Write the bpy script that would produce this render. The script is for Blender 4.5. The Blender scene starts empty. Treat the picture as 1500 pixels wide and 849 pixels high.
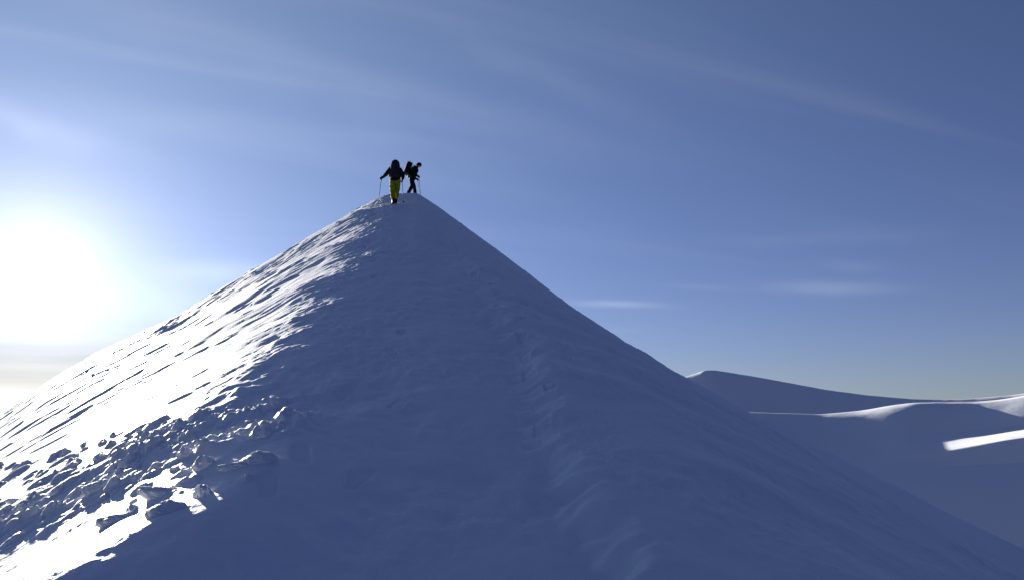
import bpy, bmesh, math, random
import numpy as np
from mathutils import Vector, Matrix

rng = random.Random(11)
nr = np.random.RandomState(5)
sc = bpy.context.scene
COL = sc.collection

# ------------------------------------------------------------------ camera
F_PX, W_PX, H_PX = 1177.0, 1500.0, 849.0
PITCH = math.radians(8.0)
CP, SP = math.cos(PITCH), math.sin(PITCH)
SUN_AZ, SUN_EL = math.radians(-31.5), math.radians(9.3)

cam = bpy.data.cameras.new('camera')
cam.sensor_width = 36.0
cam.lens = F_PX / W_PX * 36.0
cam.clip_start = 0.05
cam.clip_end = 80000
cam_o = bpy.data.objects.new('camera', cam)
COL.objects.link(cam_o)
cam_o.rotation_euler = (math.radians(90) + PITCH, 0, 0)
sc.camera = cam_o


def ray(u, v):
    """direction from the eye for a spot measured on the photograph (survey of the place)"""
    dx = (u - 750.0) / F_PX
    dy = -(v - 424.5) / F_PX
    return dx, CP - dy * SP, SP + dy * CP


# ------------------------------------------------------------------ noise
def perlin(x, y, seed=0):
    p = np.random.RandomState(seed).permutation(256)
    p = np.concatenate([p, p])
    ang = np.random.RandomState(seed + 977).rand(256) * 2 * math.pi
    gx, gy = np.cos(ang), np.sin(ang)
    xi = np.floor(x).astype(np.int64)
    yi = np.floor(y).astype(np.int64)
    xf = x - xi
    yf = y - yi
    u = xf * xf * xf * (xf * (xf * 6 - 15) + 10)
    v = yf * yf * yf * (yf * (yf * 6 - 15) + 10)

    def g(ix, iy, fx, fy):
        h = p[(p[ix & 255] + iy) & 255]
        return gx[h] * fx + gy[h] * fy
    a = g(xi, yi, xf, yf)
    b = g(xi + 1, yi, xf - 1, yf)
    c = g(xi, yi + 1, xf, yf - 1)
    d = g(xi + 1, yi + 1, xf - 1, yf - 1)
    return (a + u * (b - a)) * (1 - v) + (c + u * (d - c)) * v


def fbm(x, y, n=4, seed=0, gain=0.5):
    s, a, f = 0.0, 1.0, 1.0
    for i in range(n):
        s = s + a * perlin(x * f + 17.3 * i, y * f - 9.1 * i, seed + i)
        a *= gain
        f *= 2.03
    return s


def sst(a, b, x):
    t = np.clip((x - a) / (b - a), 0, 1)
    return t * t * (3 - 2 * t)


def softplus(d, w):
    q = d / w
    return w * np.where(q > 30, q, np.log1p(np.exp(np.minimum(q, 30))))


def smooth_table(px, py, lo, hi, sig):
    t = np.linspace(lo, hi, 4000)
    v = np.interp(t, px, py)
    n = max(1, int(sig / (t[1] - t[0])))
    k = np.hanning(2 * n + 3)
    k /= k.sum()
    vp = np.concatenate([np.full(n + 1, v[0]), v, np.full(n + 1, v[-1])])
    return t, np.convolve(vp, k, 'valid')


# ------------------------------------------------------------------ main ridge
XE = smooth_table([-60, 0, 3.0, 3.8, 4.3, 5.6, 8.6, 16.5, 30, 37, 60, 160],
                  [1.0, -1.7, -1.55, -1.42, -1.52, -1.95, -2.12, -2.95, -5.15, -6.1, -9, -20], -60, 160, 0.35)
XR = smooth_table([-60, 3, 20, 37, 60, 160], [6, 2.0, -1.35, -4.35, -8, -20], -60, 160, 3.0)
S_L = 0.53
_t, _g = smooth_table([-60, 2.3, 2.5, 3.22, 3.5, 4.35, 4.55, 5.4, 5.7, 160], [0, 0, 0.20, 0.20, -0.11, -0.11, -0.08, -0.08, 0, 0], -60, 160, 0.15)
BENCH = (_t, np.cumsum(_g) * (_t[1] - _t[0]))


def xe(y):
    return np.interp(y, *XE)


def xr(y):
    return np.interp(y, *XR)


def base(x, y):
    z = -1.6 + 0.303 * y
    e = xe(y)
    z = z - S_L * softplus(e - x, 0.14 + 0.005 * np.clip(y, 0, 60) + 0.12 * np.exp(-((y - 5.0) / 0.5) ** 2))
    d = softplus(x - xr(y), np.interp(y, [0, 10, 37], [1.3, 1.1, 0.35]))
    z = z - (0.50 * d + 0.23 * 9 * (1 - np.exp(-d / 9)))
    z = z - 0.80 * softplus(y - 37.0, 0.55)
    return z


SIL = [(-500, 1010), (-250, 770), (-120, 680), (0, 607), (29, 588), (70, 558), (136, 519), (200, 489), (268, 458), (330, 419), (420, 366),
       (470, 337), (505, 317), (530, 302), (548, 293), (560, 287), (575, 284), (612, 283), (622, 289), (660, 316), (700, 345),
       (750, 382), (800, 421), (850, 459), (900, 493), (950, 524), (1005, 553), (1050, 577), (1094, 602), (1172, 640),
       (1245, 678), (1320, 716), (1400, 756), (1500, 804), (1700, 900), (2100, 1080)]
s_az, s_te = [], []
for (u, v) in SIL:
    a, b, c = ray(u, v)
    s_az.append(math.atan2(a, b))
    s_te.append(c / math.hypot(a, b))

dense = np.radians(np.arange(-37.0, 37.0001, 0.052))
left_c = np.radians(np.concatenate([np.arange(-180, -60, 4.0), np.arange(-60, -40, 1.0), np.arange(-40, -37.0, 0.3)]))
right_c = np.radians(np.concatenate([np.arange(37.3, 40, 0.3), np.arange(40, 60, 1.0), np.arange(60, 180, 4.0)]))
AZ = np.concatenate([left_c, dense, right_c])
RR = np.concatenate([[0.02, 0.5, 1.0, 1.4], np.geomspace(1.7, 52, 900), np.geomspace(53, 170, 26)])
A2, R2 = np.meshgrid(AZ, RR, indexing='ij')
X = R2 * np.sin(A2)
Y = R2 * np.cos(A2)
Zb = base(X, Y)
# bring the crest to its surveyed elevation in every direction
want = np.interp(AZ, s_az, s_te)
front = np.exp(-np.maximum(0, np.abs(AZ) - math.radians(44)) / math.radians(10))
CORR = np.zeros_like(AZ)
RS = np.full_like(AZ, 37.0)
vis = RR > 2.5
wr = sst(4.0, 30.0, R2)
for it in range(6):
    el = (Zb + (CORR[:, None] * R2) * wr) / R2
    el[:, ~vis] = -9
    k = np.argmax(el, axis=1)
    got = el[np.arange(len(AZ)), k]
    wk = np.maximum(0.25, wr[0, k])
    CORR += np.where(np.abs(AZ) < math.radians(70), (want - got) / wk * 0.8 * front, 0)
    ker = np.hanning(15)
    ker /= ker.sum()
    CORR = np.convolve(np.pad(CORR, 7, mode='edge'), ker, 'valid')


def corr_at(x, y):
    a = np.arctan2(x, y)
    r = np.hypot(x, y)
    c = np.interp(a, AZ, CORR)
    return c * np.minimum(r, 45) * sst(4.0, 30.0, r)


# --- banks, drifts, wind crust and rubble on top of the base shape
clods_field = []      # (x, y, r1, r2, ang, h) low relief lumps frozen into the surface


def big_shape(x, y):
    z = base(x, y) + corr_at(x, y)
    e = xe(y)
    n1 = fbm(x * 0.9 + 3, y * 0.9, 3, 21)
    left = sst(-0.15, 0.9, e - x)
    # bank above the smooth strip: steps up towards the summit, shades the rubble below it
    yb = y + 0.22 * n1 - 0.08 * (x + 2.0)
    fade = sst(-0.6, -1.3, x)
    z = z + np.interp(yb, *BENCH) * fade
    z = z + 0.065 * np.exp(-((x + 1.45) / 0.42) ** 2 - ((y - 4.95) / 0.42) ** 2)
    # hollows and cornice-like drifts that break up the sunlit flank higher up
    hl = left
    for (cy, cw, dep, x0, x1) in ((27.0, 2.3, 0.24, -13.0, -5.0), (17.5, 1.5, 0.19, -7.0, -2.9), (12.2, 0.9, 0.13, -6.4, -2.4),
                                  (9.0, 0.55, 0.07, -5.5, -2.2)):
        yy = y + 0.5 * cw * n1 + 0.22 * (x - x1)
        q = (yy - cy) / cw
        prof = np.where(q < 0, np.exp(-(q * 0.75) ** 2), np.exp(-(q * 2.6) ** 2))
        z = z + dep * prof * hl * sst(x0 - 2, x0 + 2, x)
    # trodden drift on the shaded face, bank facing left
    xb = np.interp(y, [0, 3.3, 4.0, 4.6, 5.6, 7.3, 11, 20, 33], [0.5, 0.36, 0.30, 0.22, 0.10, -0.10, -0.45, -2.0, -4.4])
    xb = xb + 0.30 * perlin(y * 1.6, y * 0 + 0.5, 41) + (0.16 * perlin(y * 4.1 + 5, x * 1.5, 42) + 0.07 * perlin(y * 9.3, x * 4, 44)) * sst(14, 9, y)
    dd = (x - xb)
    k = sst(-0.03, 0.17 + 0.02 * y, dd) * (0.18 + 0.12 * perlin(y * 1.3, x * 0.7, 43)) * sst(24, 8, y) * sst(1.6, 2.6, y)
    z = z + k - 0.07 * sst(0.2, 2.4, dd) * sst(24, 8, y)
    return z, left


def detail(x, y, left):
    r = np.hypot(x, y)
    z = 0
    # wind carved sastrugi on the sunny flank, running down the fall line
    xw = x + 0.55 * perlin(x * 0.8, y * 0.8, 61)
    yw = y + 0.34 * perlin(x * 0.9 + 4, y * 0.9, 62) + 0.12 * perlin(x * 2.6, y * 2.6, 60) + 0.10 * x
    s1 = perlin(xw * 0.42, yw * 0.95, 63)
    s2 = perlin(xw * 1.1 + 8, yw * 3.0, 64)
    s3 = perlin(xw * 2.3 + 3, yw * 6.2, 65)
    s4 = perlin(xw * 4.0, yw * 13.0, 66)
    sas = 0.055 * s1 + (0.012 + 0.008 * sst(7, 14, r)) * (0.35 - np.abs(s2)) + 0.019 * s3 + 0.009 * s4 + 0.012 * perlin(xw * 2.2, yw * 2.9, 69)
    near = 0.55 + 0.45 * sst(4, 9, r)
    calm = 1 - 0.60 * sst(4.3, 4.1, y) 
    patch = 0.35 + 0.9 * sst(-0.25, 0.45, perlin(x * 0.55 + 7, y * 0.4, 67))
    z = z + left * sas * near * calm * patch * (0.70 + 0.20 * sst(8, 30, r))
    z = z + left * sst(4.6, 4.2, y) * (0.006 * fbm(x * 5, y * 9, 3, 95) + 0.004 * perlin(x * 22, y * 40, 98) + 0.0022 * perlin(x * 55, y * 70, 99))
    z = z + left * 0.0022 * perlin(x * 30, y * 48, 101) * sst(14, 6, r)
    # steeper lee steps scattered here and there
    st = perlin(xw * 0.9 + 31, yw * 2.2 + 5, 68)
    z = z + left * calm * 0.035 * sst(0.26, 0.40, st) * (0.45 + 0.55 * sst(7, 14, r)) * (0.6 + 0.5 * sst(6, 25, r))
    # shaded face: soft trampled lumps
    sh = 1 - left
    f = 0.060 * fbm(x * 0.8, y * 0.6, 3, 71) + 0.016 * fbm(x * 9, y * 7, 4, 77) * (0.4 + sst(-0.1, 0.4, perlin(x * 1.1, y * 0.8, 78))) + 0.046 * fbm(x * 2.6 + 2, y * 2.2, 3, 75) * (0.4 + sst(-0.2, 0.5, perlin(x * 0.7, y * 0.6, 79)))
    z = z + 0.78 * sh * f * (0.5 + 0.5 * sst(2, 6, r))
    # crusty texture close to the rim
    rim = np.exp(-((xe(y) - x - 0.1) / 0.55) ** 2)
    z = z + rim * (0.030 * fbm(x * 3.1, y * 3.1, 3, 81) + 0.012 * fbm(x * 9, y * 9, 2, 85)) * calm * (0.7 + sst(6, 25, r))
    return z


def ground_scalar(x, y, iters=None):
    xa, ya = np.array([x], float), np.array([y], float)
    z, l = big_shape(xa, ya)
    return float((z + detail(xa, ya, l))[0])


def hit(u, v, lo=1.5, hi=60.0):
    a, b, c = ray(u, v)
    t = np.geomspace(lo, hi, 3000)
    z, l = big_shape(a * t, b * t)
    z = z + detail(a * t, b * t, l)
    i = np.nonzero(c * t <= z)[0]
    if len(i) == 0:
        i = [int(np.argmax(z - c * t))]
    t0 = t[i[0]]
    return a * t0, b * t0, float(z[i[0]])


def sm_obj(name, verts, faces, mat, parent=None, smooth=True):
    me = bpy.data.meshes.new(name)
    me.from_pydata([tuple(v) for v in verts], [], faces)
    me.update()
    if smooth:
        me.polygons.foreach_set('use_smooth', [True] * len(me.polygons))
    me.materials.append(mat)
    o = bpy.data.objects.new(name, me)
    COL.objects.link(o)
    o.parent = parent
    return o


def grid_obj(name, X, Y, Z, mat, wrap=False):
    ni, nj = X.shape
    me = bpy.data.meshes.new(name)
    co = np.stack([X, Y, Z], -1).reshape(-1, 3).astype(np.float32)
    idx = np.arange(ni * nj).reshape(ni, nj)
    if wrap:
        idx = np.vstack([idx, idx[:1]])
    a, b, c, d = idx[:-1, :-1], idx[1:, :-1], idx[1:, 1:], idx[:-1, 1:]
    q = np.stack([a, d, c, b], -1).reshape(-1, 4)
    me.vertices.add(len(co))
    me.vertices.foreach_set('co', co.ravel())
    me.loops.add(q.size)
    me.loops.foreach_set('vertex_index', q.ravel().astype(np.int32))
    me.polygons.add(len(q))
    me.polygons.foreach_set('loop_start', (np.arange(len(q)) * 4).astype(np.int32))
    me.polygons.foreach_set('loop_total', np.full(len(q), 4, np.int32))
    me.polygons.foreach_set('use_smooth', np.ones(len(q), bool))
    me.update(calc_edges=True)
    me.materials.append(mat)
    o = bpy.data.objects.new(name, me)
    COL.objects.link(o)
    o['kind'] = 'structure'
    return o


# ------------------------------------------------------------------ materials
def new_mat(name):
    m = bpy.data.materials.new(name)
    m.use_nodes = True
    nt = m.node_tree
    b = nt.nodes['Principled BSDF']
    return m, nt, b


def snow_mat(name, bump=0.35, scale=1.0, tint=(0.86, 0.88, 0.91)):
    m, nt, b = new_mat(name)
    tc = nt.nodes.new('ShaderNodeTexCoord')
    n1 = nt.nodes.new('ShaderNodeTexNoise')
    n1.inputs['Scale'].default_value = 38 * scale
    n1.inputs['Detail'].default_value = 5
    n2 = nt.nodes.new('ShaderNodeTexNoise')
    n2.inputs['Scale'].default_value = 1.6 * scale
    n2.inputs['Detail'].default_value = 4
    nt.links.new(tc.outputs['Object'], n1.inputs['Vector'])
    nt.links.new(tc.outputs['Object'], n2.inputs['Vector'])
    mx = nt.nodes.new('ShaderNodeMixRGB')
    mx.inputs[1].default_value = (tint[0] * 0.96, tint[1] * 0.965, tint[2] * 0.97, 1)
    mx.inputs[2].default_value = (*tint, 1)
    nt.links.new(n2.outputs[0], mx.inputs[0])
    nt.links.new(mx.outputs[0], b.inputs['Base Color'])
    b.inputs['Roughness'].default_value = 0.62
    b.inputs['Specular IOR Level'].default_value = 0.25
    bp = nt.nodes.new('ShaderNodeBump')
    bp.inputs['Strength'].default_value = bump
    bp.inputs['Distance'].default_value = 0.012 / scale
    nt.links.new(n1.outputs[0], bp.inputs['Height'])
    nt.links.new(bp.outputs[0], b.inputs['Normal'])
    return m


def cloth_mat(name, c1, c2, rough=0.8, scale=14, bump=0.3):
    m, nt, b = new_mat(name)
    tc = nt.nodes.new('ShaderNodeTexCoord')
    n = nt.nodes.new('ShaderNodeTexNoise')
    n.inputs['Scale'].default_value = scale
    n.inputs['Detail'].default_value = 5
    nt.links.new(tc.outputs['Object'], n.inputs['Vector'])
    r = nt.nodes.new('ShaderNodeValToRGB')
    r.color_ramp.elements[0].color = (*c1, 1)
    r.color_ramp.elements[1].color = (*c2, 1)
    r.color_ramp.elements[0].position = 0.35
    r.color_ramp.elements[1].position = 0.65
    nt.links.new(n.outputs[0], r.inputs[0])
    nt.links.new(r.outputs[0], b.inputs['Base Color'])
    b.inputs['Roughness'].default_value = rough
    b.inputs['Specular IOR Level'].default_value = 0.05
    bp = nt.nodes.new('ShaderNodeBump')
    bp.inputs['Strength'].default_value = bump
    bp.inputs['Distance'].default_value = 0.02
    nt.links.new(n.outputs[0], bp.inputs['Height'])
    nt.links.new(bp.outputs[0], b.inputs['Normal'])
    return m


M_SNOW = snow_mat('wind_packed_snow')
M_DARK_PLAIN = cloth_mat('low_bounce_valley_floor', (0.030, 0.040, 0.030), (0.06, 0.065, 0.06), 0.9, 0.01, 0.0)  # unseen plain given an invented dark colour to bounce less sunlight
M_DARK_BACK = cloth_mat('low_bounce_back_slope', (0.04, 0.04, 0.042), (0.09, 0.088, 0.085), 0.95, 0.8, 1.0)  # invented dark tone for the unseen back slope, keeps its sunlit bounce down
M_FAR = snow_mat('far_snow', 0.06, 0.05)
M_YEL = cloth_mat('yellow_green_trouser_cloth', (0.30, 0.285, 0.012), (0.42, 0.395, 0.018))
M_BLK = cloth_mat('black_jacket_cloth', (0.010, 0.011, 0.014), (0.022, 0.023, 0.028))
M_NAVY = cloth_mat('dark_navy_cloth', (0.008, 0.010, 0.018), (0.016, 0.018, 0.03))
M_PACK = cloth_mat('charcoal_pack_cloth', (0.030, 0.026, 0.034), (0.05, 0.044, 0.055))
M_GREEN = cloth_mat('dark_green_pack_lid', (0.012, 0.030, 0.024), (0.02, 0.045, 0.036))
M_BOOT = cloth_mat('black_boot_leather', (0.008, 0.008, 0.009), (0.016, 0.016, 0.018), 0.55)
M_SKIN = cloth_mat('skin', (0.50, 0.30, 0.22), (0.56, 0.35, 0.26), 0.6, 20, 0.05)
M_ALU = cloth_mat('grey_aluminium', (0.03, 0.03, 0.033), (0.06, 0.06, 0.063), 0.6, 30, 0.05)
M_GRIP = cloth_mat('black_rubber', (0.012, 0.012, 0.012), (0.02, 0.02, 0.02), 0.7)

# ------------------------------------------------------------------ ridge mesh
Zs, LEFT = big_shape(X, Y)
Zs = Zs + detail(X, Y, LEFT)

# crumpled crust under the rubble
_m = sst(4.40, 4.85, Y + 0.25 * (X + 2.2) * 0.3) * sst(6.2, 5.3, Y) * sst(-0.95, -1.5, X) * sst(-7, -5, X)
_wx, _wy = X + 0.12 * perlin(X * 3, Y * 3, 111), Y + 0.12 * perlin(X * 3 + 9, Y * 3, 112)
_bil = 0.070 * np.abs(perlin(_wx * 2.6, _wy * 3.4, 113)) + 0.080 * np.abs(perlin(_wx * 5.2, _wy * 7.0, 114)) + 0.046 * np.abs(perlin(_wx * 11, _wy * 14, 115)) + 0.016 * np.abs(perlin(_wx * 23, _wy * 27, 117))
Zs = Zs + _m * (_bil - 0.03) * (0.55 + 0.9 * sst(-0.2, 0.3, perlin(X * 1.7, Y * 1.9, 116)))

# rubble lumps frozen into the surface in the lower left hollow
poly = [(-40, 700), (120, 648), (255, 608), (330, 590), (405, 605), (405, 690), (330, 712), (250, 728), (120, 745), (-40, 790)]


def inside(u, v):
    c = False
    j = len(poly) - 1
    for i in range(len(poly)):
        (xi, yi), (xj, yj) = poly[i], poly[j]
        if (yi > v) != (yj > v) and u < (xj - xi) * (v - yi) / (yj - yi) + xi:
            c = not c
        j = i
    return c


i0, i1 = len(left_c), len(left_c) + len(dense)
cnt = 0
while cnt < 280:
    u, v = rng.uniform(-40, 410), rng.uniform(590, 815)
    if not inside(u, v):
        continue
    if u > 300 and rng.random() < 0.72:
        continue
    if perlin(np.array([u / 38.0]), np.array([v / 22.0]), 93)[0] < -0.12:
        continue
    px, py, pz = hit(u, v)
    d = math.hypot(px, py)
    size = rng.choice([5, 6, 7, 8, 9, 10, 12, 15, 20]) * 0.5 * d / F_PX * 1.1
    a = rng.uniform(0.6, 1.5) * size * 1.25
    b = rng.uniform(0.55, 0.9) * size
    ang = rng.gauss(0.0, 0.5)
    h = size * rng.uniform(0.35, 0.75) * (0.55 if py < 4.6 else 1.0)
    az0 = math.atan2(px, py)
    ia = np.searchsorted(AZ, az0 - 3 * a / d)
    ib = np.searchsorted(AZ, az0 + 3 * a / d)
    ja = np.searchsorted(RR, d - 2.2 * a)
    jb = np.searchsorted(RR, d + 2.2 * a)
    xs, ys = X[ia:ib, ja:jb] - px, Y[ia:ib, ja:jb] - py
    ca, sa = math.cos(ang), math.sin(ang)
    p, q = (xs * ca + ys * sa) / a, (-xs * sa + ys * ca) / b
    rad = np.sqrt(p * p + q * q)
    rad = rad * (1 + 0.40 * perlin(xs / size * 0.9 + cnt * 3.7, ys / size * 0.9, 90))
    prof = np.clip(1 - rad ** 2.4, 0, 1) ** 0.62
    Zs[ia:ib, ja:jb] = Zs[ia:ib, ja:jb] + h * prof * (1 + 0.18 * p)
    cnt += 1

# footprints trodden into the shaded face
steps = []
yy = 6.2
while yy < 31:                      # boot track leading up to the climbers
    xx = np.interp(yy, [2.5, 3.3, 4.6, 7.3, 11, 20, 31.5], [0.70, 0.62, 0.62, 0.30, -0.15, -1.9, -4.85])
    steps.append((xx + (0.11 if len(steps) % 2 else -0.11) + rng.gauss(0, 0.09), yy + rng.gauss(0, 0.06), rng.uniform(0.012, 0.026)))
    yy += rng.uniform(0.28, 0.40)
for k in range(70):                 # older stray prints
    yy = rng.uniform(3.6, 26)
    steps.append((rng.uniform(-1.2, 2.2) + np.interp(yy, [3, 32], [0.0, -4.6]), yy, rng.uniform(0.008, 0.03)))
for k, (xx, yy, dep) in enumerate(steps):
    d = math.hypot(xx, yy)
    az0 = math.atan2(xx, yy)
    ia, ib = np.searchsorted(AZ, az0 - 0.4 / d), np.searchsorted(AZ, az0 + 0.4 / d)
    ja, jb = np.searchsorted(RR, d - 0.4), np.searchsorted(RR, d + 0.4)
    xs, ys = X[ia:ib, ja:jb] - xx, Y[ia:ib, ja:jb] - yy
    qa = 0.3 * math.sin(k * 7.7)
    xs, ys = xs * math.cos(qa) + ys * math.sin(qa), ys * math.cos(qa) - xs * math.sin(qa)
    rad = (np.abs(xs / 0.055) ** 2.6 + np.abs(ys / 0.14) ** 2.6) ** (1 / 2.6) * (1 + 0.30 * perlin(xs * 14 + k, ys * 14, 91))
    Zs[ia:ib, ja:jb] += -dep * sst(1.10, 0.85, rad) * (1 - 0.35 * ys / 0.14) + dep * 0.30 * np.exp(-((rad - 1.35) / 0.25) ** 2) * (perlin(xs * 25 + k, ys * 25, 92) + 0.25)

ridge = grid_obj('snow_ridge', X, Y, Zs, M_SNOW, wrap=True)
ridge.data.materials.append(M_DARK_BACK)  # darkens the hidden back and skirt so they reflect little onto the snowfield
_mi = ((Y > 44.0) | (R2 > 60)).astype(np.int32)
_mi = np.vstack([_mi, _mi[:1]])
_q = np.minimum(_mi[:-1, :-1], _mi[1:, 1:])
ridge.data.polygons.foreach_set('material_index', _q.reshape(-1))
ridge['label'] = 'steep snow ridge rising to a pointed summit, sunlit left flank and blue shaded face'

# ------------------------------------------------------------------ snowfield saddle to the right, far hill and plain
def az_el(u, v):
    a, b, c = ray(u, v)
    return math.atan2(a, b), c / math.hypot(a, b)


def ridge_sheet(name, crest, dist, az0, az1, naz, prof_fn, mat):
    az = np.radians(np.linspace(az0, az1, naz))
    ca = [az_el(u, v) for (u, v) in crest]
    t, val = smooth_table([c[0] for c in ca], [c[1] for c in ca], math.radians(az0) - 0.01, math.radians(az1) + 0.01, 0.006)
    te = np.interp(az, t, val)
    return az, te


# middle distance: crest about 120 m away, facing slope in shade, rounded lip catches the sun
def snowfield():
    D = 120.0
    crest = [(300, 640), (900, 604), (1000, 602), (1095, 602.5), (1200, 606), (1260, 600.5), (1305, 593), (1335, 589), (1370, 588), (1430, 587.5),
             (1465, 584), (1500, 578.5), (1560, 570), (1650, 572), (1800, 590), (2100, 620)]
    ca = [az_el(u, v) for (u, v) in crest]
    azs = np.radians(np.linspace(-34, 62, 1100))
    t, val = smooth_table([c[0] for c in ca], [c[1] for c in ca], math.radians(-35), math.radians(63), 0.012)
    te = np.interp(azs, t, val)
    r = np.concatenate([np.linspace(40, 95, 90), np.linspace(95.5, 135, 240), np.geomspace(136, 420, 40)])
    A, R = np.meshgrid(azs, r, indexing='ij')
    Xm, Ym = R * np.sin(A), R * np.cos(A)
    kk = np.hanning(301)
    kk /= kk.sum()
    tsm = np.convolve(np.pad(te, 150, mode='edge'), kk, 'valid')
    tsm0 = tsm
    tsm = tsm - 0.011
    s = D - R
    mixd = sst(0.3, 9.0, s)
    zc = (te[:, None] * (1 - mixd) + tsm[:, None] * mixd) * D
    # slope below the lip
    lipw = np.interp(A, [az_el(u, 600)[0] for u in (1000, 1095, 1200, 1280, 1325, 1385, 1420, 1450, 1500, 1560)],
                     [0.16, 0.16, 0.07, 0.14, 0.27, 0.04, 0.04, 0.06, 0.14, 0.15])
    lipw = np.stack([np.convolve(np.pad(lipw[:, 0], 22, mode='edge'), np.hanning(45) / np.hanning(45).sum(), 'valid')] * len(r), 1)
    nz = fbm(Xm * 0.10, Ym * 0.10, 3, 125)
    lipw = np.maximum(0.03, lipw * (1 + 0.25 * nz))
    s = D - R                                   # metres in front of the crest
    g0 = 0.10
    L = lipw / g0                               # length of the gently dipping lit lip
    lip = g0 * np.minimum(s, L) + 0.44 * softplus(s - L, 0.6)
    far_ = 0.44 * softplus(s - 4.0, 1.0)
    kf = sst(6, 24, s)
    below = np.where(s > 0, (lip * (1 - kf) + far_ * kf) * np.exp(-np.maximum(s, 0) / 500), 0)
    back = np.where(s < 0, 0.22 * (-s) ** 1.02, 0)
    Z = zc - below - back * 1.0
    # a bench that catches a streak of light lower on the right
    n = fbm(Xm * 0.05, Ym * 0.05, 3, 120)
    w_ = np.clip(np.interp(A, [az_el(u, 632)[0] for u in (1290, 1590)], [0.0, 1.0]), 0, 1)
    zb = (te[:, None] * (1 - mixd) + tsm0[:, None] * mixd) * D
    sp = np.interp(s + 0.4 * n, [0, 1.0, 7, 13, 13.9, 15.2, 17.2, 24, 40, 80], [0, 0.1, 3.05, 3.45, 3.68, 5.8, 8.9, 13, 22, 40])
    Z = np.where(s > 0, np.maximum(Z, Z * (1 - w_) + (zb - sp) * w_), Z)
    Z = Z + 0.07 * fbm(Xm * 0.09, Ym * 0.16, 3, 130) + 0.5 * perlin(Xm * 0.02, Ym * 0.03, 140) * sst(2, 25, s)
    return grid_obj('snowfield', Xm, Ym, Z, M_FAR)


sf = snowfield()


def far_hill():
    D = 900.0
    crest = [(-900, 640), (300, 620), (800, 596), (930, 572), (985, 557), (1008, 550), (1030, 542.5), (1046, 541.5), (1100, 550), (1160, 561), (1215, 571),
             (1270, 578), (1335, 584), (1380, 585), (1430, 582.5), (1480, 578), (1520, 573), (1600, 566), (1800, 575), (2300, 600)]
    ca = [az_el(u, v) for (u, v) in crest]
    azs = np.radians(np.linspace(-40, 62, 1000))
    t, val = smooth_table([c[0] for c in ca], [c[1] for c in ca], math.radians(-41), math.radians(63), 0.004)
    te = np.interp(azs, t, val)
    r = np.concatenate([np.linspace(430, 840, 60), np.linspace(845, 960, 80), np.geomspace(970, 2600, 30)])
    A, R = np.meshgrid(azs, r, indexing='ij')
    Xm, Ym = R * np.sin(A), R * np.cos(A)
    s = D - R
    Z = te[:, None] * D - np.where(s > 0, 0.62 * softplus(s - 1.5, 2.0) * np.exp(-np.maximum(s, 0) / 900), 0) - np.where(s < 0, 0.16 * (-s), 0)
    Z = Z + 5.0 * fbm(Xm * 0.008, Ym * 0.008, 4, 150) * sst(4, 120, s) + 0.25 * fbm(Xm * 0.06, Ym * 0.06, 2, 155)
    Z = np.maximum(Z, -130)
    return grid_obj('hill', Xm, Ym, Z, M_FAR)


fh = far_hill()

az = np.radians(np.linspace(0, 360, 73)[:-1])
r = np.array([1.0, 60, 200, 600, 1500, 4000, 12000, 40000])
A, R = np.meshgrid(az, r, indexing='ij')
plain = grid_obj('ground', R * np.sin(A), R * np.cos(A), -62 - 0.04 * np.minimum(R, 2000) + 3 * fbm(R * np.sin(A) * 0.002, R * np.cos(A) * 0.002, 2, 160), M_DARK_PLAIN, wrap=True)

# ------------------------------------------------------------------ larger loose snow clods
def clod_mesh(name, seed, el):
    bm = bmesh.new()
    bmesh.ops.create_icosphere(bm, subdivisions=5, radius=1.0)
    r_ = np.random.RandomState(seed)
    off = r_.rand(3) * 40
    co = np.array([v.co[:] for v in bm.verts])
    dirs = r_.normal(size=(13, 3))
    dirs /= np.linalg.norm(dirs, axis=1)[:, None]
    cut = r_.uniform(0.80, 1.0, 13)
    rad = np.ones(len(co))
    for dvec, c in zip(dirs, cut):          # broken faces
        dp = co @ dvec
        rad = np.minimum(rad, np.where(dp > 0.05, c / np.maximum(dp, 0.05), 9))
    n = fbm(co[:, 0] * 2 + off[0] + co[:, 2], co[:, 1] * 2 + off[1] - co[:, 2] * 1.3, 4, seed)
    rad = rad * (1 + 0.30 * n)
    for v, k in zip(bm.verts, rad):
        v.co = v.co * k
        v.co.x *= el[0]
        v.co.y *= el[1]
        v.co.z *= el[2]
    for f in bm.faces:
        f.smooth = True
    me = bpy.data.meshes.new(name)
    bm.to_mesh(me)
    bm.free()
    me.materials.append(M_SNOW)
    return me


clod_variants = [clod_mesh('snow_clod', 300 + i, e) for i, e in enumerate([(1.25, 0.8, 0.62), (1.0, 0.9, 0.8), (1.5, 0.7, 0.5), (0.9, 0.8, 0.95)])]
GRP = 'snow clods scattered on the lower left slope'
named = [
    (245, 737, 25, 0, 'largest oval snow clod with a bright rim, above the smooth sunlit strip'),
    (298, 716, 17, 3, 'upright pale snow clod just right of the large oval clod'),
    (384, 628, 21, 1, 'lone rounded snow clod with a thin lit rim, farthest right and highest in the shade'),
    (378, 664, 24, 0, 'flat topped snow clod with a lit upper edge below the lone rounded clod'),
    (172, 752, 22, 2, 'low half buried snow clod left of the large oval clod'),
    (195, 742, 11, 1, 'small lit snow clod between the half buried one and the large oval'),
    (300, 672, 19, 1, 'dark faced snow clod with a lit top in the middle of the clod band'),
    (238, 712, 24, 2, 'long snow clod standing just above the large oval clod'),
    (150, 706, 22, 0, 'broad rounded snow clod in the left half of the clod band'),
    (178, 690, 15, 3, 'pointed snow clod above the broad rounded one in the clod band'),
    (340, 676, 17, 2, 'flat snow clod with a bright crest near the right end of the clod band'),
    (272, 658, 14, 1, 'small round snow clod at the top of the clod band under the sunlit rim'),
]


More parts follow.
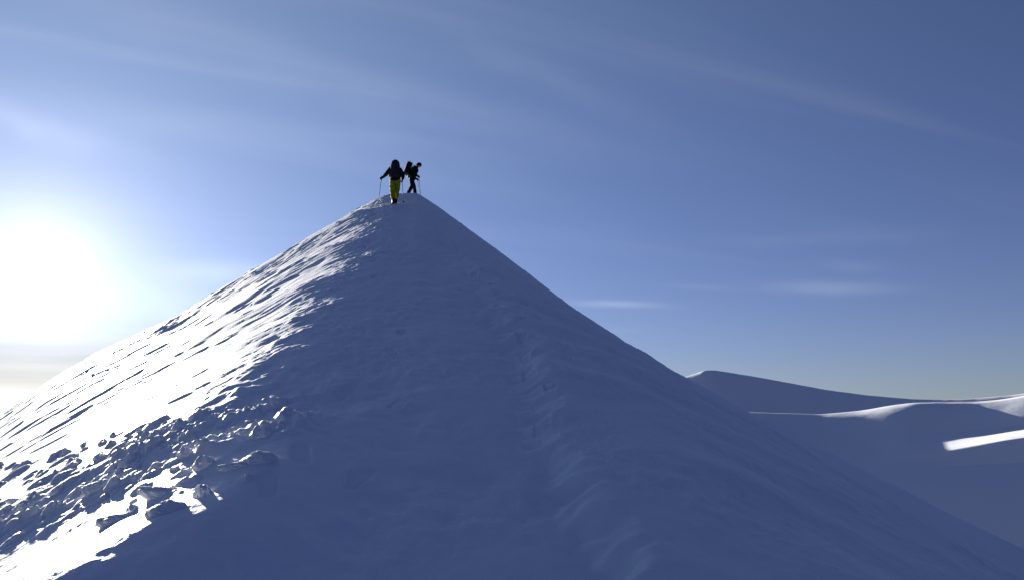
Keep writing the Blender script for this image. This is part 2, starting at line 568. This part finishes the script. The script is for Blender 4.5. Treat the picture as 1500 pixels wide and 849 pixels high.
def place_clod(u, v, px_r, var, label, rz):
    x, y, z = hit(u, v + px_r * 0.45)
    d = math.sqrt(x * x + y * y + z * z)
    s = px_r * d / F_PX * 0.86
    o = bpy.data.objects.new('snow_clod', clod_variants[var])
    COL.objects.link(o)
    o.location = (x, y, z - s * 0.06)
    o.scale = (s, s, s)
    o.rotation_euler = (rng.uniform(-.2, .2), rng.uniform(-.2, .2), rz)
    o['label'] = label
    o['category'] = 'snow clod'
    o['group'] = GRP


for (u, v, pr, var, lab) in named:
    place_clod(u, v, pr, var, lab, rng.uniform(-0.5, 0.5))
n = 0
while n < 30:
    u, v = rng.uniform(5, 395), rng.uniform(600, 800)
    if not inside(u, v) or any(math.hypot(u - q[0], v - q[1]) < q[2] + 8 for q in named):
        continue
    place_clod(u, v, rng.uniform(5, 12), rng.randrange(4), 'small snow clod among many alike in the rubble band on the lower left slope', rng.uniform(-3, 3))
    n += 1

# ------------------------------------------------------------------ people
def bake_skin(name, pts, edges, radii, mat, parent, sub=2, root=0):
    me = bpy.data.meshes.new(name)
    me.from_pydata(pts, edges, [])
    o = bpy.data.objects.new(name, me)
    COL.objects.link(o)
    m = o.modifiers.new('skin', 'SKIN')
    m.use_smooth_shade = True
    s = o.modifiers.new('sub', 'SUBSURF')
    s.levels = sub
    s.render_levels = sub
    for i, rr in enumerate(radii):
        d = me.skin_vertices[0].data[i]
        d.radius = rr if isinstance(rr, tuple) else (rr, rr)
        d.use_root = (i == root)
    dg = bpy.context.evaluated_depsgraph_get()
    dg.update()
    ev = o.evaluated_get(dg)
    out = bpy.data.meshes.new_from_object(ev, preserve_all_data_layers=False, depsgraph=dg)
    o.modifiers.clear()
    o.data = out
    out.name = name
    bpy.data.meshes.remove(me)
    out.polygons.foreach_set('use_smooth', [True] * len(out.polygons))
    out.materials.clear()
    out.materials.append(mat)
    o.parent = parent
    return o


def lerp(a, b, t):
    return tuple(a[i] + (b[i] - a[i]) * t for i in range(3))


def empty(name, loc, rz=0.0):
    o = bpy.data.objects.new(name, None)
    o.empty_display_size = 0.2
    COL.objects.link(o)
    o.location = loc
    o.rotation_euler = (0, 0, rz)
    return o


def wrinkle(o, amp, sc_, seed):
    me = o.data
    co = np.zeros(len(me.vertices) * 3, np.float32)
    me.vertices.foreach_get('co', co)
    no = np.zeros(len(me.vertices) * 3, np.float32)
    me.vertices.foreach_get('normal', no)
    co = co.reshape(-1, 3)
    no = no.reshape(-1, 3)
    n = fbm(co[:, 0] * sc_ + co[:, 2] * sc_ * 0.6, co[:, 1] * sc_ + co[:, 2] * sc_, 3, seed)
    co = co + no * (n * amp)[:, None]
    me.vertices.foreach_set('co', co.astype(np.float32).ravel())
    me.update()


def make_person(J, root, trouser_mat, jacket_mat, seed, face_dir, bulk=1.0):
    """J: joints in local metres (x right, y ahead, z up)."""
    pel, chest, neck, head = J['pelvis'], J['chest'], J['neck'], J['head']
    crown = J['crown']
    pts, ed, rad = [], [], []

    def add(p, r, prev=None):
        pts.append(p)
        rad.append(r)
        if prev is not None:
            ed.append((prev, len(pts) - 1))
        return len(pts) - 1
    a = add(pel, (0.15, 0.11))
    b = add(lerp(pel, chest, 0.5), (0.14, 0.10), a)
    c = add(chest, (0.16, 0.11), b)
    d = add(neck, 0.055, c)
    jaw = add(lerp(neck, head, 0.6), 0.07, d)
    h = add(head, 0.098, jaw)
    add(crown, 0.075, h)
    for s in ('l', 'r'):
        sh = add(J['sho_' + s], 0.065, c)
        e = add(J['elb_' + s], 0.043, sh)
        w = add(J['wri_' + s], 0.030, e)
        # palm and five fingers curled around the pole grip
        g = Vector(J['grip_' + s])
        wv = Vector(J['wri_' + s])
        palm = wv.lerp(g, 0.7)
        pm = add(tuple(palm), 0.032, w)
        axis = Vector(J['paxis_' + s]).normalized()
        fwd = (g - wv).normalized()
        side = axis.cross(fwd).normalized()
        for f in range(4):
            k0 = palm + axis * (0.028 - 0.019 * f) + fwd * 0.035
            ln = (0.9, 1.0, 0.95, 0.75)[f]
            k1 = k0 + (fwd * 0.026 + side * 0.012) * ln
            k2 = k1 + (side * 0.026 - fwd * 0.006) * ln
            i0_ = add(tuple(k0), 0.0095, pm)
            i1_ = add(tuple(k1), 0.009, i0_)
            add(tuple(k2), 0.008, i1_)
        t0 = palm + axis * 0.035 - fwd * 0.01 + side * 0.01
        i0_ = add(tuple(t0), 0.011, pm)
        add(tuple(t0 + fwd * 0.03 + side * 0.022 + axis * 0.008), 0.0095, i0_)
    for s in ('l', 'r'):
        hp = add(J['hip_' + s], 0.095, a)
        th = add(lerp(J['hip_' + s], J['kne_' + s], 0.5), 0.08, hp)
        k = add(J['kne_' + s], 0.058, th)
        cf = add(lerp(J['kne_' + s], J['ank_' + s], 0.35), 0.056, k)
        an = add(J['ank_' + s], 0.04, cf)
        he = Vector(J['ank_' + s]) + Vector((0, 0.0, -0.055))
        ft = add(tuple(he), 0.042, an)
        add(tuple(he + Vector(J['toe_' + s]) * 0.17 + Vector((0, 0, -0.012))), 0.034, ft)
    body = bake_skin('body', pts, ed, rad, M_SKIN, root, 1)
    # nose, eyes and ears belong to the head of the body mesh
    fd = Vector(face_dir).normalized()
    up = (Vector(crown) - Vector(neck)).normalized()
    sd = fd.cross(up).normalized()
    bm = bmesh.new()
    bm.from_mesh(body.data)
    hc = Vector(head)
    for off, rr in ((fd * 0.10 - up * 0.01, 0.016), (fd * 0.088 + up * 0.02 + sd * 0.032, 0.013), (fd * 0.088 + up * 0.02 - sd * 0.032, 0.013),
                    (fd * 0.088 - up * 0.055, 0.018), (sd * 0.095, 0.022), (-sd * 0.095, 0.022)):
        bmesh.ops.create_icosphere(bm, subdivisions=2, radius=rr, matrix=Matrix.Translation(hc + off))
    bm.to_mesh(body.data)
    bm.free()
    # jacket
    pts, ed, rad = [], [], []
    hem = tuple(Vector(pel) + (Vector(pel) - Vector(chest)).normalized() * 0.09)
    a = add(lerp(pel, chest, 0.55), (0.205, 0.16))
    b = add(pel, (0.215, 0.165), a)
    add(hem, (0.215, 0.165), b)
    c = add(chest, (0.20, 0.15), a)
    add(lerp(chest, neck, 0.85), 0.085, c)
    for s in ('l', 'r'):
        sh = add(J['sho_' + s], 0.095, c)
        m_ = add(lerp(J['sho_' + s], J['elb_' + s], 0.5), 0.080, sh)
        e = add(J['elb_' + s], 0.072, m_)
        m2 = add(lerp(J['elb_' + s], J['wri_' + s], 0.5), 0.066, e)
        add(lerp(J['elb_' + s], J['wri_' + s], 1.05), 0.054, m2)
    rad = [tuple(q * bulk for q in r_) if isinstance(r_, tuple) else r_ * bulk for r_ in rad]
    jk = bake_skin('jacket', pts, ed, rad, jacket_mat, root)
    wrinkle(jk, 0.018, 7, seed)
    # trousers
    pts, ed, rad = [], [], []
    a = add(pel, (0.19, 0.15))
    add(lerp(pel, chest, 0.25), (0.18, 0.14), a)
    add(tuple(Vector(pel) + Vector((0, 0, -0.16))), (0.10, 0.12), a)
    for s in ('l', 'r'):
        hp = add(J['hip_' + s], 0.125, a)
        th = add(lerp(J['hip_' + s], J['kne_' + s], 0.5), 0.112, hp)
        k = add(J['kne_' + s], 0.098, th)
        cf = add(lerp(J['kne_' + s], J['ank_' + s], 0.5), 0.092, k)
        add(lerp(J['kne_' + s], J['ank_' + s], 0.93), 0.086, cf)
    tr = bake_skin('trousers', pts, ed, rad, trouser_mat, root)
    wrinkle(tr, 0.022, 8, seed + 3)
    for s in ('l', 'r'):
        an = Vector(J['ank_' + s])
        toe = Vector(J['toe_' + s]).normalized()
        p = [tuple(an + Vector((0, 0, 0.09))), tuple(an), tuple(an + Vector((0, 0, -0.055)) - toe * 0.05), tuple(an + Vector((0, 0, -0.05)) + toe * 0.10),
             tuple(an + Vector((0, 0, -0.06)) + toe * 0.21)]
        bo = bake_skin('boot', p, [(0, 1), (1, 2), (1, 3), (3, 4)], [0.066, 0.070, 0.058, 0.060, 0.045], M_BOOT, root, 2, 1)
        # glove: palm, four curled fingers and thumb a little thicker than the hand
        g = Vector(J['grip_' + s])
        wv = Vector(J['wri_' + s])
        palm = wv.lerp(g, 0.7)
        axis = Vector(J['paxis_' + s]).normalized()
        fwd = (g - wv).normalized()
        side = axis.cross(fwd).normalized()
        p = [tuple(palm), tuple(wv - fwd * 0.07)]
        e_ = [(0, 1)]
        r_ = [0.046, 0.048]
        for f in range(4):
            k0 = palm + axis * (0.034 - 0.023 * f) + fwd * 0.04
            ln = (0.9, 1.0, 0.95, 0.75)[f]
            k1 = k0 + (fwd * 0.03 + side * 0.015) * ln
            k2 = k1 + (side * 0.034 - fwd * 0.008) * ln
            i = len(p)
            p += [tuple(k0), tuple(k1), tuple(k2)]
            e_ += [(0, i), (i, i + 1), (i + 1, i + 2)]
            r_ += [0.0145, 0.0140, 0.0125]
        t0 = palm + axis * 0.042 - fwd * 0.01 + side * 0.015
        i = len(p)
        p += [tuple(t0), tuple(t0 + fwd * 0.035 + side * 0.026 + axis * 0.01)]
        e_ += [(0, i), (i, i + 1)]
        r_ += [0.0165, 0.0145]
        bake_skin('glove', p, e_, r_, M_GRIP, root, 1, 0)
    # hat pulled down over the ears, open at the face
    bm = bmesh.new()
    bmesh.ops.create_uvsphere(bm, u_segments=32, v_segments=20, radius=0.128)
    kill = []
    for v_ in bm.verts:
        q = v_.co.copy()
        if q.z < -0.035 - 0.02 * (q.y < 0):
            kill.append(v_)
    bmesh.ops.delete(bm, geom=kill, context='VERTS')
    rot = Matrix((sd, fd, up)).transposed()
    for v_ in bm.verts:
        v_.co.z *= 1.12
        v_.co = rot @ v_.co + hc + up * 0.03
    me = bpy.data.meshes.new('hat')
    for f in bm.faces:
        f.smooth = True
    bm.to_mesh(me)
    bm.free()
    me.materials.append(M_NAVY)
    o = bpy.data.objects.new('hat', me)
    COL.objects.link(o)
    so = o.modifiers.new('thick', 'SOLIDIFY')
    so.thickness = 0.012
    o.parent = root
    return body


def tube(name, p0, p1, r0, r1, mat, parent, seg=12):
    p0, p1 = Vector(p0), Vector(p1)
    d = (p1 - p0).normalized()
    s = d.orthogonal().normalized()
    t = d.cross(s)
    vs, fs = [], []
    for p, r_ in ((p0, r0), (p1, r1)):
        for i in range(seg):
            a_ = 2 * math.pi * i / seg
            vs.append(p + s * r_ * math.cos(a_) + t * r_ * math.sin(a_))
    for i in range(seg):
        j = (i + 1) % seg
        fs.append((i, j, seg + j, seg + i))
    fs.append(tuple(range(seg))[::-1])
    fs.append(tuple(range(seg, 2 * seg)))
    return sm_obj(name, vs, fs, mat, parent)


def ski_pole(grip, tip, label):
    g, t = Vector(grip), Vector(tip)
    d = (g - t).normalized()
    root = empty('trekking_pole', tip)
    root['label'] = label
    root['category'] = 'trekking pole'
    root['group'] = 'trekking poles of the two climbers'
    L = (g - t).length
    tube('shaft', (0, 0, 0), d * (L - 0.06), 0.006, 0.010, M_ALU, root)
    tube('grip', d * (L - 0.08), d * (L + 0.07), 0.016, 0.021, M_GRIP, root)
    # basket: shallow dish near the tip
    tube('basket', d * 0.07, d * 0.085, 0.05, 0.018, M_GRIP, root, 16)
    return root


def backpack(loc, rz, lean, w, h, dpt, label, mat, lid_mat, axe=False):
    root = empty('backpack', loc, rz)
    root.rotation_euler = (-lean, 0, rz)
    root['label'] = label
    root['category'] = 'backpack'

    def rbox(name, c, sx, sy, sz, mat_, taper=1.0, bev=0.35, seed=0):
        bm = bmesh.new()
        bmesh.ops.create_cube(bm, size=1.0)
        for v_ in bm.verts:
            k = taper if v_.co.z > 0 else 1.0
            v_.co.x *= sx * k
            v_.co.y *= sy * (0.5 + 0.5 * k)
            v_.co.z *= sz
        bmesh.ops.bevel(bm, geom=bm.edges[:], offset=min(sx, sy, sz) * bev, segments=4, profile=0.6, affect='EDGES')
        bmesh.ops.subdivide_edges(bm, edges=[e for e in bm.edges if e.calc_length() > 0.08], cuts=5, use_grid_fill=True)
        for v_ in bm.verts:
            q = v_.co
            n_ = math.sin(q.x * 23 + q.z * 31 + seed) * math.sin(q.y * 27 - q.z * 19)
            v_.co += v_.co.normalized() * 0.009 * n_ + Vector(c)
        for f in bm.faces:
            f.smooth = True
        me = bpy.data.meshes.new(name)
        bm.to_mesh(me)
        bm.free()
        me.materials.append(mat_)
        o = bpy.data.objects.new(name, me)
        COL.objects.link(o)
        o.parent = root
        return o
    rbox('pack_body', (0, -dpt * 0.5, h * 0.5), w, dpt, h, mat, 0.86, 0.33, 1)
    rbox('lid', (0, -dpt * 0.45, h * 1.02), w * 0.80, dpt * 1.0, h * 0.26, lid_mat, 0.8, 0.4, 2)
    for s_ in (-1, 1):
        rbox('side_pocket', (s_ * w * 0.5, -dpt * 0.45, h * 0.24), w * 0.22, dpt * 0.7, h * 0.36, mat, 0.9, 0.4, 3 + s_)
        pts_ = [(s_ * w * 0.28, 0.0, h * 0.90), (s_ * w * 0.34, 0.14, h * 0.96), (s_ * w * 0.36, 0.27, h * 0.78), (s_ * w * 0.36, 0.24, h * 0.45), (s_ * w * 0.45, 0.05, h * 0.22)]
        bake_skin('shoulder_strap', pts_, [(i, i + 1) for i in range(4)], [(0.03, 0.012)] * 5, mat, root, 2)
    if axe:
        tube('axe_shaft', (0.05, -dpt * 0.6, h * 0.15), (0.09, -dpt * 0.55, h * 1.30), 0.012, 0.012, M_ALU, root)
    return root


# --- first climber: seen from behind, walking away, yellow-green trousers
fx, fy, fz = hit(578, 298.5)
P1 = (fx, fy, fz - 0.02)
J1 = dict(pelvis=(0.0, 0.0, 0.95), chest=(0.0, 0.10, 1.33), neck=(0.0, 0.14, 1.49), head=(0.0, 0.17, 1.64), crown=(0.0, 0.165, 1.71),
          sho_l=(-0.20, 0.09, 1.41), elb_l=(-0.35, 0.10, 1.20), wri_l=(-0.47, 0.20, 1.10), grip_l=(-0.52, 0.235, 1.08), paxis_l=(0.10, 0.12, 1.0),
          sho_r=(0.20, 0.09, 1.41), elb_r=(0.31, 0.06, 1.17), wri_r=(0.28, 0.26, 1.05), grip_r=(0.275, 0.32, 1.035), paxis_r=(0.03, 0.1, 1.0),
          hip_l=(-0.10, 0.0, 0.89), kne_l=(-0.085, 0.10, 0.50), ank_l=(-0.045, -0.02, 0.12), toe_l=(-0.1, 1.0, 0.1),
          hip_r=(0.10, 0.0, 0.89), kne_r=(0.085, 0.22, 0.56), ank_r=(0.035, 0.34, 0.24), toe_r=(0.1, 1.0, 0.1))
J1 = {k: (v if k[:3] in ('toe', 'pax') else tuple(q * 0.91 for q in v)) for k, v in J1.items()}
p1 = empty('person', P1, math.radians(9))
p1['label'] = 'climber in yellow green trousers and black jacket, back to the viewer, arm held out'
p1['category'] = 'person'
make_person(J1, p1, M_YEL, M_BLK, 200, (0, 1, -0.1))


def w1(p, loc, rz):
    return Matrix.Translation(loc) @ Matrix.Rotation(rz, 4, 'Z') @ Vector(p)


bp1 = backpack(w1((0.0, -0.07, 0.90), P1, math.radians(9)), math.radians(9), math.radians(10), 0.36, 0.53, 0.25,
               'charcoal backpack with dark green lid on the back of the yellow trousered climber', M_PACK, M_GREEN)
gl = w1(J1['grip_l'], P1, math.radians(9))
tl = Vector((gl.x - 0.14, gl.y + 0.12, 0))
tl.z = ground_scalar(tl.x, tl.y) - 0.02
ski_pole(gl, tl, 'thin grey pole held out at the left by the climber in yellow green trousers')
gr = w1(J1['grip_r'], P1, math.radians(9))
tr_ = Vector((gr.x + 0.02, gr.y + 0.35, 0))
tr_.z = ground_scalar(tr_.x, tr_.y) - 0.02
ski_pole(gr, tr_, 'thin grey pole planted right of the yellow green trousers, between the two climbers')

# --- second climber: profile to the right, bent forward on the crest
qx, qy, qz = hit(606, 286)
qy2 = 36.9
a, b, c = ray(601.5, 284)
P2 = (a / b * qy2, qy2, 0.0)
P2 = (P2[0], P2[1], ground_scalar(P2[0], P2[1]) - 0.03)
RZ2 = math.radians(-74)
# local: y ahead (to the right in the picture)
J2 = dict(pelvis=(0.0, 0.02, 0.90), chest=(0.0, 0.15, 1.22), neck=(0.0, 0.25, 1.34), head=(0.0, 0.32, 1.44), crown=(0.0, 0.335, 1.51),
          sho_l=(-0.19, 0.16, 1.28), elb_l=(-0.25, 0.08, 1.02), wri_l=(-0.22, 0.27, 0.91), grip_l=(-0.215, 0.325, 0.89), paxis_l=(0.0, 0.1, 1.0),
          sho_r=(0.19, 0.16, 1.28), elb_r=(0.27, 0.06, 1.02), wri_r=(0.23, 0.25, 0.91), grip_r=(0.225, 0.305, 0.89), paxis_r=(0.0, 0.1, 1.0),
          hip_l=(-0.09, 0.02, 0.86), kne_l=(-0.10, 0.17, 0.50), ank_l=(-0.10, 0.22, 0.12), toe_l=(0, 1.0, 0.0),
          hip_r=(0.09, 0.02, 0.86), kne_r=(0.10, 0.03, 0.48), ank_r=(0.10, -0.14, 0.12), toe_r=(0, 1.0, 0.05))
J2 = {k: (v if k[:3] in ('toe', 'pax') else tuple(q * 1.1 for q in v)) for k, v in J2.items()}
p2 = empty('person', P2, RZ2)
p2['label'] = 'climber dressed all in black, in profile bent forward to the right on the summit crest'
p2['category'] = 'person'
make_person(J2, p2, M_NAVY, M_BLK, 230, (0, 1, -0.35), 1.28)
bp2 = backpack(w1((0.0, -0.11, 1.06), P2, RZ2), RZ2, math.radians(16), 0.40, 0.56, 0.28,
               'black backpack with a tool shaft sticking up, worn by the bent climber', M_BLK, M_NAVY, True)
for s in ('l', 'r'):
    g = w1(J2['grip_' + s], P2, RZ2)
    t = w1((J2['grip_' + s][0], 0.46 + (0.1 if s == 'l' else 0), 0), P2, RZ2)
    t.z = ground_scalar(t.x, t.y) - 0.02
    ski_pole(g, t, 'thin grey pole on the far side of the bent climber in black' if s == 'l' else 'thin grey pole on the near side of the bent climber in black')

# ------------------------------------------------------------------ light and sky
sun = bpy.data.lights.new('sun', 'SUN')
sun.energy = 3.0
sun.angle = math.radians(0.5)
sun.color = (1.0, 0.95, 0.86)
sun_o = bpy.data.objects.new('sun', sun)
COL.objects.link(sun_o)
S = Vector((math.sin(SUN_AZ) * math.cos(SUN_EL), math.cos(SUN_AZ) * math.cos(SUN_EL), math.sin(SUN_EL)))
sun_o.rotation_euler = S.to_track_quat('Z', 'Y').to_euler()
sun_o.location = S * 300

w = bpy.data.worlds.new('World')
sc.world = w
w.use_nodes = True
nt = w.node_tree
N, Lk = nt.nodes, nt.links
bg = N['Background']
sky = N.new('ShaderNodeTexSky')
sky.sky_type = 'NISHITA'
sky.sun_disc = False
sky.sun_elevation = SUN_EL
sky.sun_rotation = SUN_AZ
sky.altitude = 1200
sky.air_density = 1.0
sky.dust_density = 0.6
sky.ozone_density = 2.5


def math_n(op, a_, b_=None, clamp=False):
    n_ = N.new('ShaderNodeMath')
    n_.operation = op
    n_.use_clamp = clamp
    for i, q in enumerate((a_, b_)):
        if q is None:
            continue
        if isinstance(q, (int, float)):
            n_.inputs[i].default_value = q
        else:
            Lk.new(q, n_.inputs[i])
    return n_.outputs[0]


def mixc(kind, fac, c1, c2):
    n_ = N.new('ShaderNodeMixRGB')
    n_.blend_type = kind
    for i, q in enumerate((fac, c1, c2)):
        if isinstance(q, (int, float)):
            n_.inputs[i].default_value = q
        elif isinstance(q, tuple):
            n_.inputs[i].default_value = (*q, 1)
        else:
            Lk.new(q, n_.inputs[i])
    return n_.outputs[0]


tc = N.new('ShaderNodeTexCoord')
dirv = tc.outputs['Generated']
sep = N.new('ShaderNodeSeparateXYZ')
Lk.new(dirv, sep.inputs[0])
dot = N.new('ShaderNodeVectorMath')
dot.operation = 'DOT_PRODUCT'
Lk.new(dirv, dot.inputs[0])
GA, GE = math.radians(-31.0), math.radians(8.1)      # heart of the glare sits a little low, in the denser air
dot.inputs[1].default_value = (math.sin(GA) * math.cos(GE), math.cos(GA) * math.cos(GE), math.sin(GE))
cosa = math_n('MINIMUM', dot.outputs['Value'], 0.999999)
ang = math_n('ARCCOSINE', cosa)                      # radians from the sun

SKY_TINT = (0.059, 0.085, 0.256)
SKY_STR = 0.05
col = mixc('MULTIPLY', 1.0, sky.outputs[0], SKY_TINT)
# aureole of thin ice cloud round the sun
g1 = math_n('EXPONENT', math_n('MULTIPLY', math_n('POWER', math_n('DIVIDE', ang, 0.070), 1.4), -1.0))
g2 = math_n('EXPONENT', math_n('DIVIDE', ang, -0.13))
g3 = math_n('EXPONENT', math_n('DIVIDE', ang, -0.6))
G1, G2, G3, G4 = 1.9, 1.2, 1.18, 0.9
glow = mixc('MULTIPLY', 1.0, (1.0, 0.86, 0.58), math_n('ADD', math_n('MULTIPLY', g1, G1), math_n('MULTIPLY', g2, G2)))
glow3 = mixc('MULTIPLY', 1.0, (0.85, 1.22, 1.34), math_n('MULTIPLY', g3, G3))
col = mixc('ADD', 1.0, col, glow)
col = mixc('ADD', 1.0, col, glow3)
# brighter hazy air low over the horizon, strongest under the sun
low = math_n('EXPONENT', math_n('DIVIDE', math_n('ABSOLUTE', sep.outputs[2]), -0.10))
low2 = math_n('EXPONENT', math_n('DIVIDE', math_n('ABSOLUTE', sep.outputs[2]), -0.24))
col = mixc('ADD', 1.0, col, mixc('MULTIPLY', 1.0, (0.95, 1.30, 1.00), math_n('MULTIPLY', low2, 0.21)))
g4 = math_n('ADD', math_n('EXPONENT', math_n('DIVIDE', ang, -0.45)), 0.46)
g5 = math_n('MULTIPLY', math_n('EXPONENT', math_n('DIVIDE', ang, -0.20)), 1.3)
col = mixc('ADD', 1.0, col, mixc('MULTIPLY', 1.0, (1.0, 0.91, 0.74), math_n('MULTIPLY', low, g5)))
col = mixc('ADD', 1.0, col, mixc('MULTIPLY', 1.0, (1.0, 0.98, 0.88), math_n('MULTIPLY', math_n('MULTIPLY', low, g4), G4)))
# thin cirrus laid out on a flat high layer
zz = math_n('MAXIMUM', math_n('ADD', sep.outputs[2], 0.06), 0.03)
cx = math_n('DIVIDE', sep.outputs[0], zz)
cy = math_n('DIVIDE', sep.outputs[1], zz)
comb = N.new('ShaderNodeCombineXYZ')
Lk.new(cx, comb.inputs[0])
Lk.new(cy, comb.inputs[1])
mp0 = N.new('ShaderNodeMapping')
mp0.inputs['Rotation'].default_value = (0, 0, math.radians(-27))
Lk.new(comb.outputs[0], mp0.inputs[0])
mp = N.new('ShaderNodeMapping')
mp.inputs['Scale'].default_value = (0.34, 2.0, 1)
Lk.new(mp0.outputs[0], mp.inputs[0])
cn = N.new('ShaderNodeTexNoise')
cn.inputs['Scale'].default_value = 0.9
cn.inputs['Detail'].default_value = 7
cn.inputs['Roughness'].default_value = 0.5
cn.inputs['Distortion'].default_value = 0.6
Lk.new(mp.outputs[0], cn.inputs['Vector'])
cr = N.new('ShaderNodeMapRange')
cr.inputs['From Min'].default_value = 0.44
cr.inputs['From Max'].default_value = 0.80
cr.interpolation_type = 'SMOOTHSTEP'
Lk.new(cn.outputs[0], cr.inputs['Value'])
CIRRUS = 0.8
toward = math_n('ADD', 0.19, math_n('MULTIPLY', 0.5, math_n('EXPONENT', math_n('DIVIDE', ang, -0.45))))
hi = N.new('ShaderNodeMapRange')
hi.interpolation_type = 'SMOOTHSTEP'
hi.inputs['From Min'].default_value = 0.10
hi.inputs['From Max'].default_value = 0.34
Lk.new(sep.outputs[2], hi.inputs['Value'])
cl = math_n('MULTIPLY', math_n('MULTIPLY', math_n('MULTIPLY', cr.outputs[0], CIRRUS), toward), hi.outputs[0])
col = mixc('ADD', 1.0, col, mixc('MULTIPLY', 1.0, (1.0, 0.98, 0.97), cl))
# stratus bands low under the sun dim the glare
smp = N.new('ShaderNodeMapping')
smp.inputs['Scale'].default_value = (3.0, 3.0, 42.0)
Lk.new(dirv, smp.inputs[0])
sn = N.new('ShaderNodeTexNoise')
sn.inputs['Scale'].default_value = 1.0
sn.inputs['Detail'].default_value = 4
Lk.new(smp.outputs[0], sn.inputs['Vector'])
lowb = math_n('EXPONENT', math_n('MULTIPLY', math_n('POWER', math_n('ABSOLUTE', math_n('DIVIDE', math_n('SUBTRACT', sep.outputs[2], 0.035), 0.045)), 2.0), -1.0))
att = math_n('SUBTRACT', 1.0, math_n('MULTIPLY', lowb, math_n('ADD', 0.10, math_n('MULTIPLY', sn.outputs[0], 0.6))), True)
nearsun = math_n('EXPONENT', math_n('MULTIPLY', math_n('POWER', math_n('DIVIDE', ang, 0.35), 2.0), -1.0))
attf = math_n('ADD', math_n('MULTIPLY', att, nearsun), math_n('SUBTRACT', 1.0, nearsun))
col = mixc('MULTIPLY', 1.0, col, attf)
warm = math_n('MULTIPLY', math_n('MULTIPLY', lowb, nearsun), 0.85)
col = mixc('MIX', warm, col, mixc('MULTIPLY', 1.0, col, (1.10, 0.98, 0.78)))
# single small streak clouds low over the hills
az_n = math_n('ARCTAN2', sep.outputs[0], sep.outputs[1])
el_n = math_n('ARCSINE', sep.outputs[2])
wob = N.new('ShaderNodeTexNoise')
wob.inputs['Scale'].default_value = 14
wob.inputs['Detail'].default_value = 5
Lk.new(dirv, wob.inputs['Vector'])
wobv = math_n('SUBTRACT', wob.outputs[0], 0.5)
for (u, v, wu, wv, tilt, amp) in ((905, 446, 60, 5, 0.05, 0.42), (1210, 421, 75, 9, 0.05, 0.24), (1030, 421, 50, 4, 0.08, 0.10), (1190, 350, 130, 10, 0.03, 0.07),
                                  (1245, 388, 40, 8, 0.1, 0.08), (325, 400, 85, 16, 0.0, 0.5), (235, 440, 110, 30, 0.0, 0.35), (40, 180, 110, 20, 0.12, 0.35), (900, 484, 40, 4, 0.0, 0.07),
                                  (790, 105, 150, 22, 0.42, 0.07), (330, 60, 330, 30, 0.16, 0.10), (640, 180, 260, 24, 0.14, 0.09), (560, 120, 240, 16, 0.2, 0.06)):
    a_, b_, c_ = ray(u, v)
    a0 = math.atan2(a_, b_)
    e0 = math.asin(c_ / math.sqrt(a_ * a_ + b_ * b_ + c_ * c_))
    da = math_n('SUBTRACT', az_n, a0)
    de = math_n('ADD', math_n('SUBTRACT', el_n, e0), math_n('MULTIPLY', wobv, wv * 1.6 / F_PX))
    de = math_n('ADD', de, math_n('MULTIPLY', da, tilt))
    q1 = math_n('POWER', math_n('ABSOLUTE', math_n('DIVIDE', da, wu / F_PX)), 2.0)
    q2 = math_n('POWER', math_n('ABSOLUTE', math_n('DIVIDE', de, wv / F_PX)), 2.0)
    gg = math_n('EXPONENT', math_n('MULTIPLY', math_n('ADD', q1, q2), -1.0))
    gg = math_n('MULTIPLY', gg, math_n('ADD', 0.55, wob.outputs[0]))
    col = mixc('ADD', 1.0, col, mixc('MULTIPLY', 1.0, (1.0, 0.98, 0.95), math_n('MULTIPLY', gg, amp)))
Lk.new(col, bg.inputs['Color'])
bg.inputs['Strength'].default_value = SKY_STR

sc.view_settings.view_transform = 'Standard'
sc.view_settings.look = 'None'
sc.view_settings.exposure = 2.4
sc.view_settings.gamma = 1.0
sc.cycles.max_bounces = 6
sc.cycles.use_denoising = True
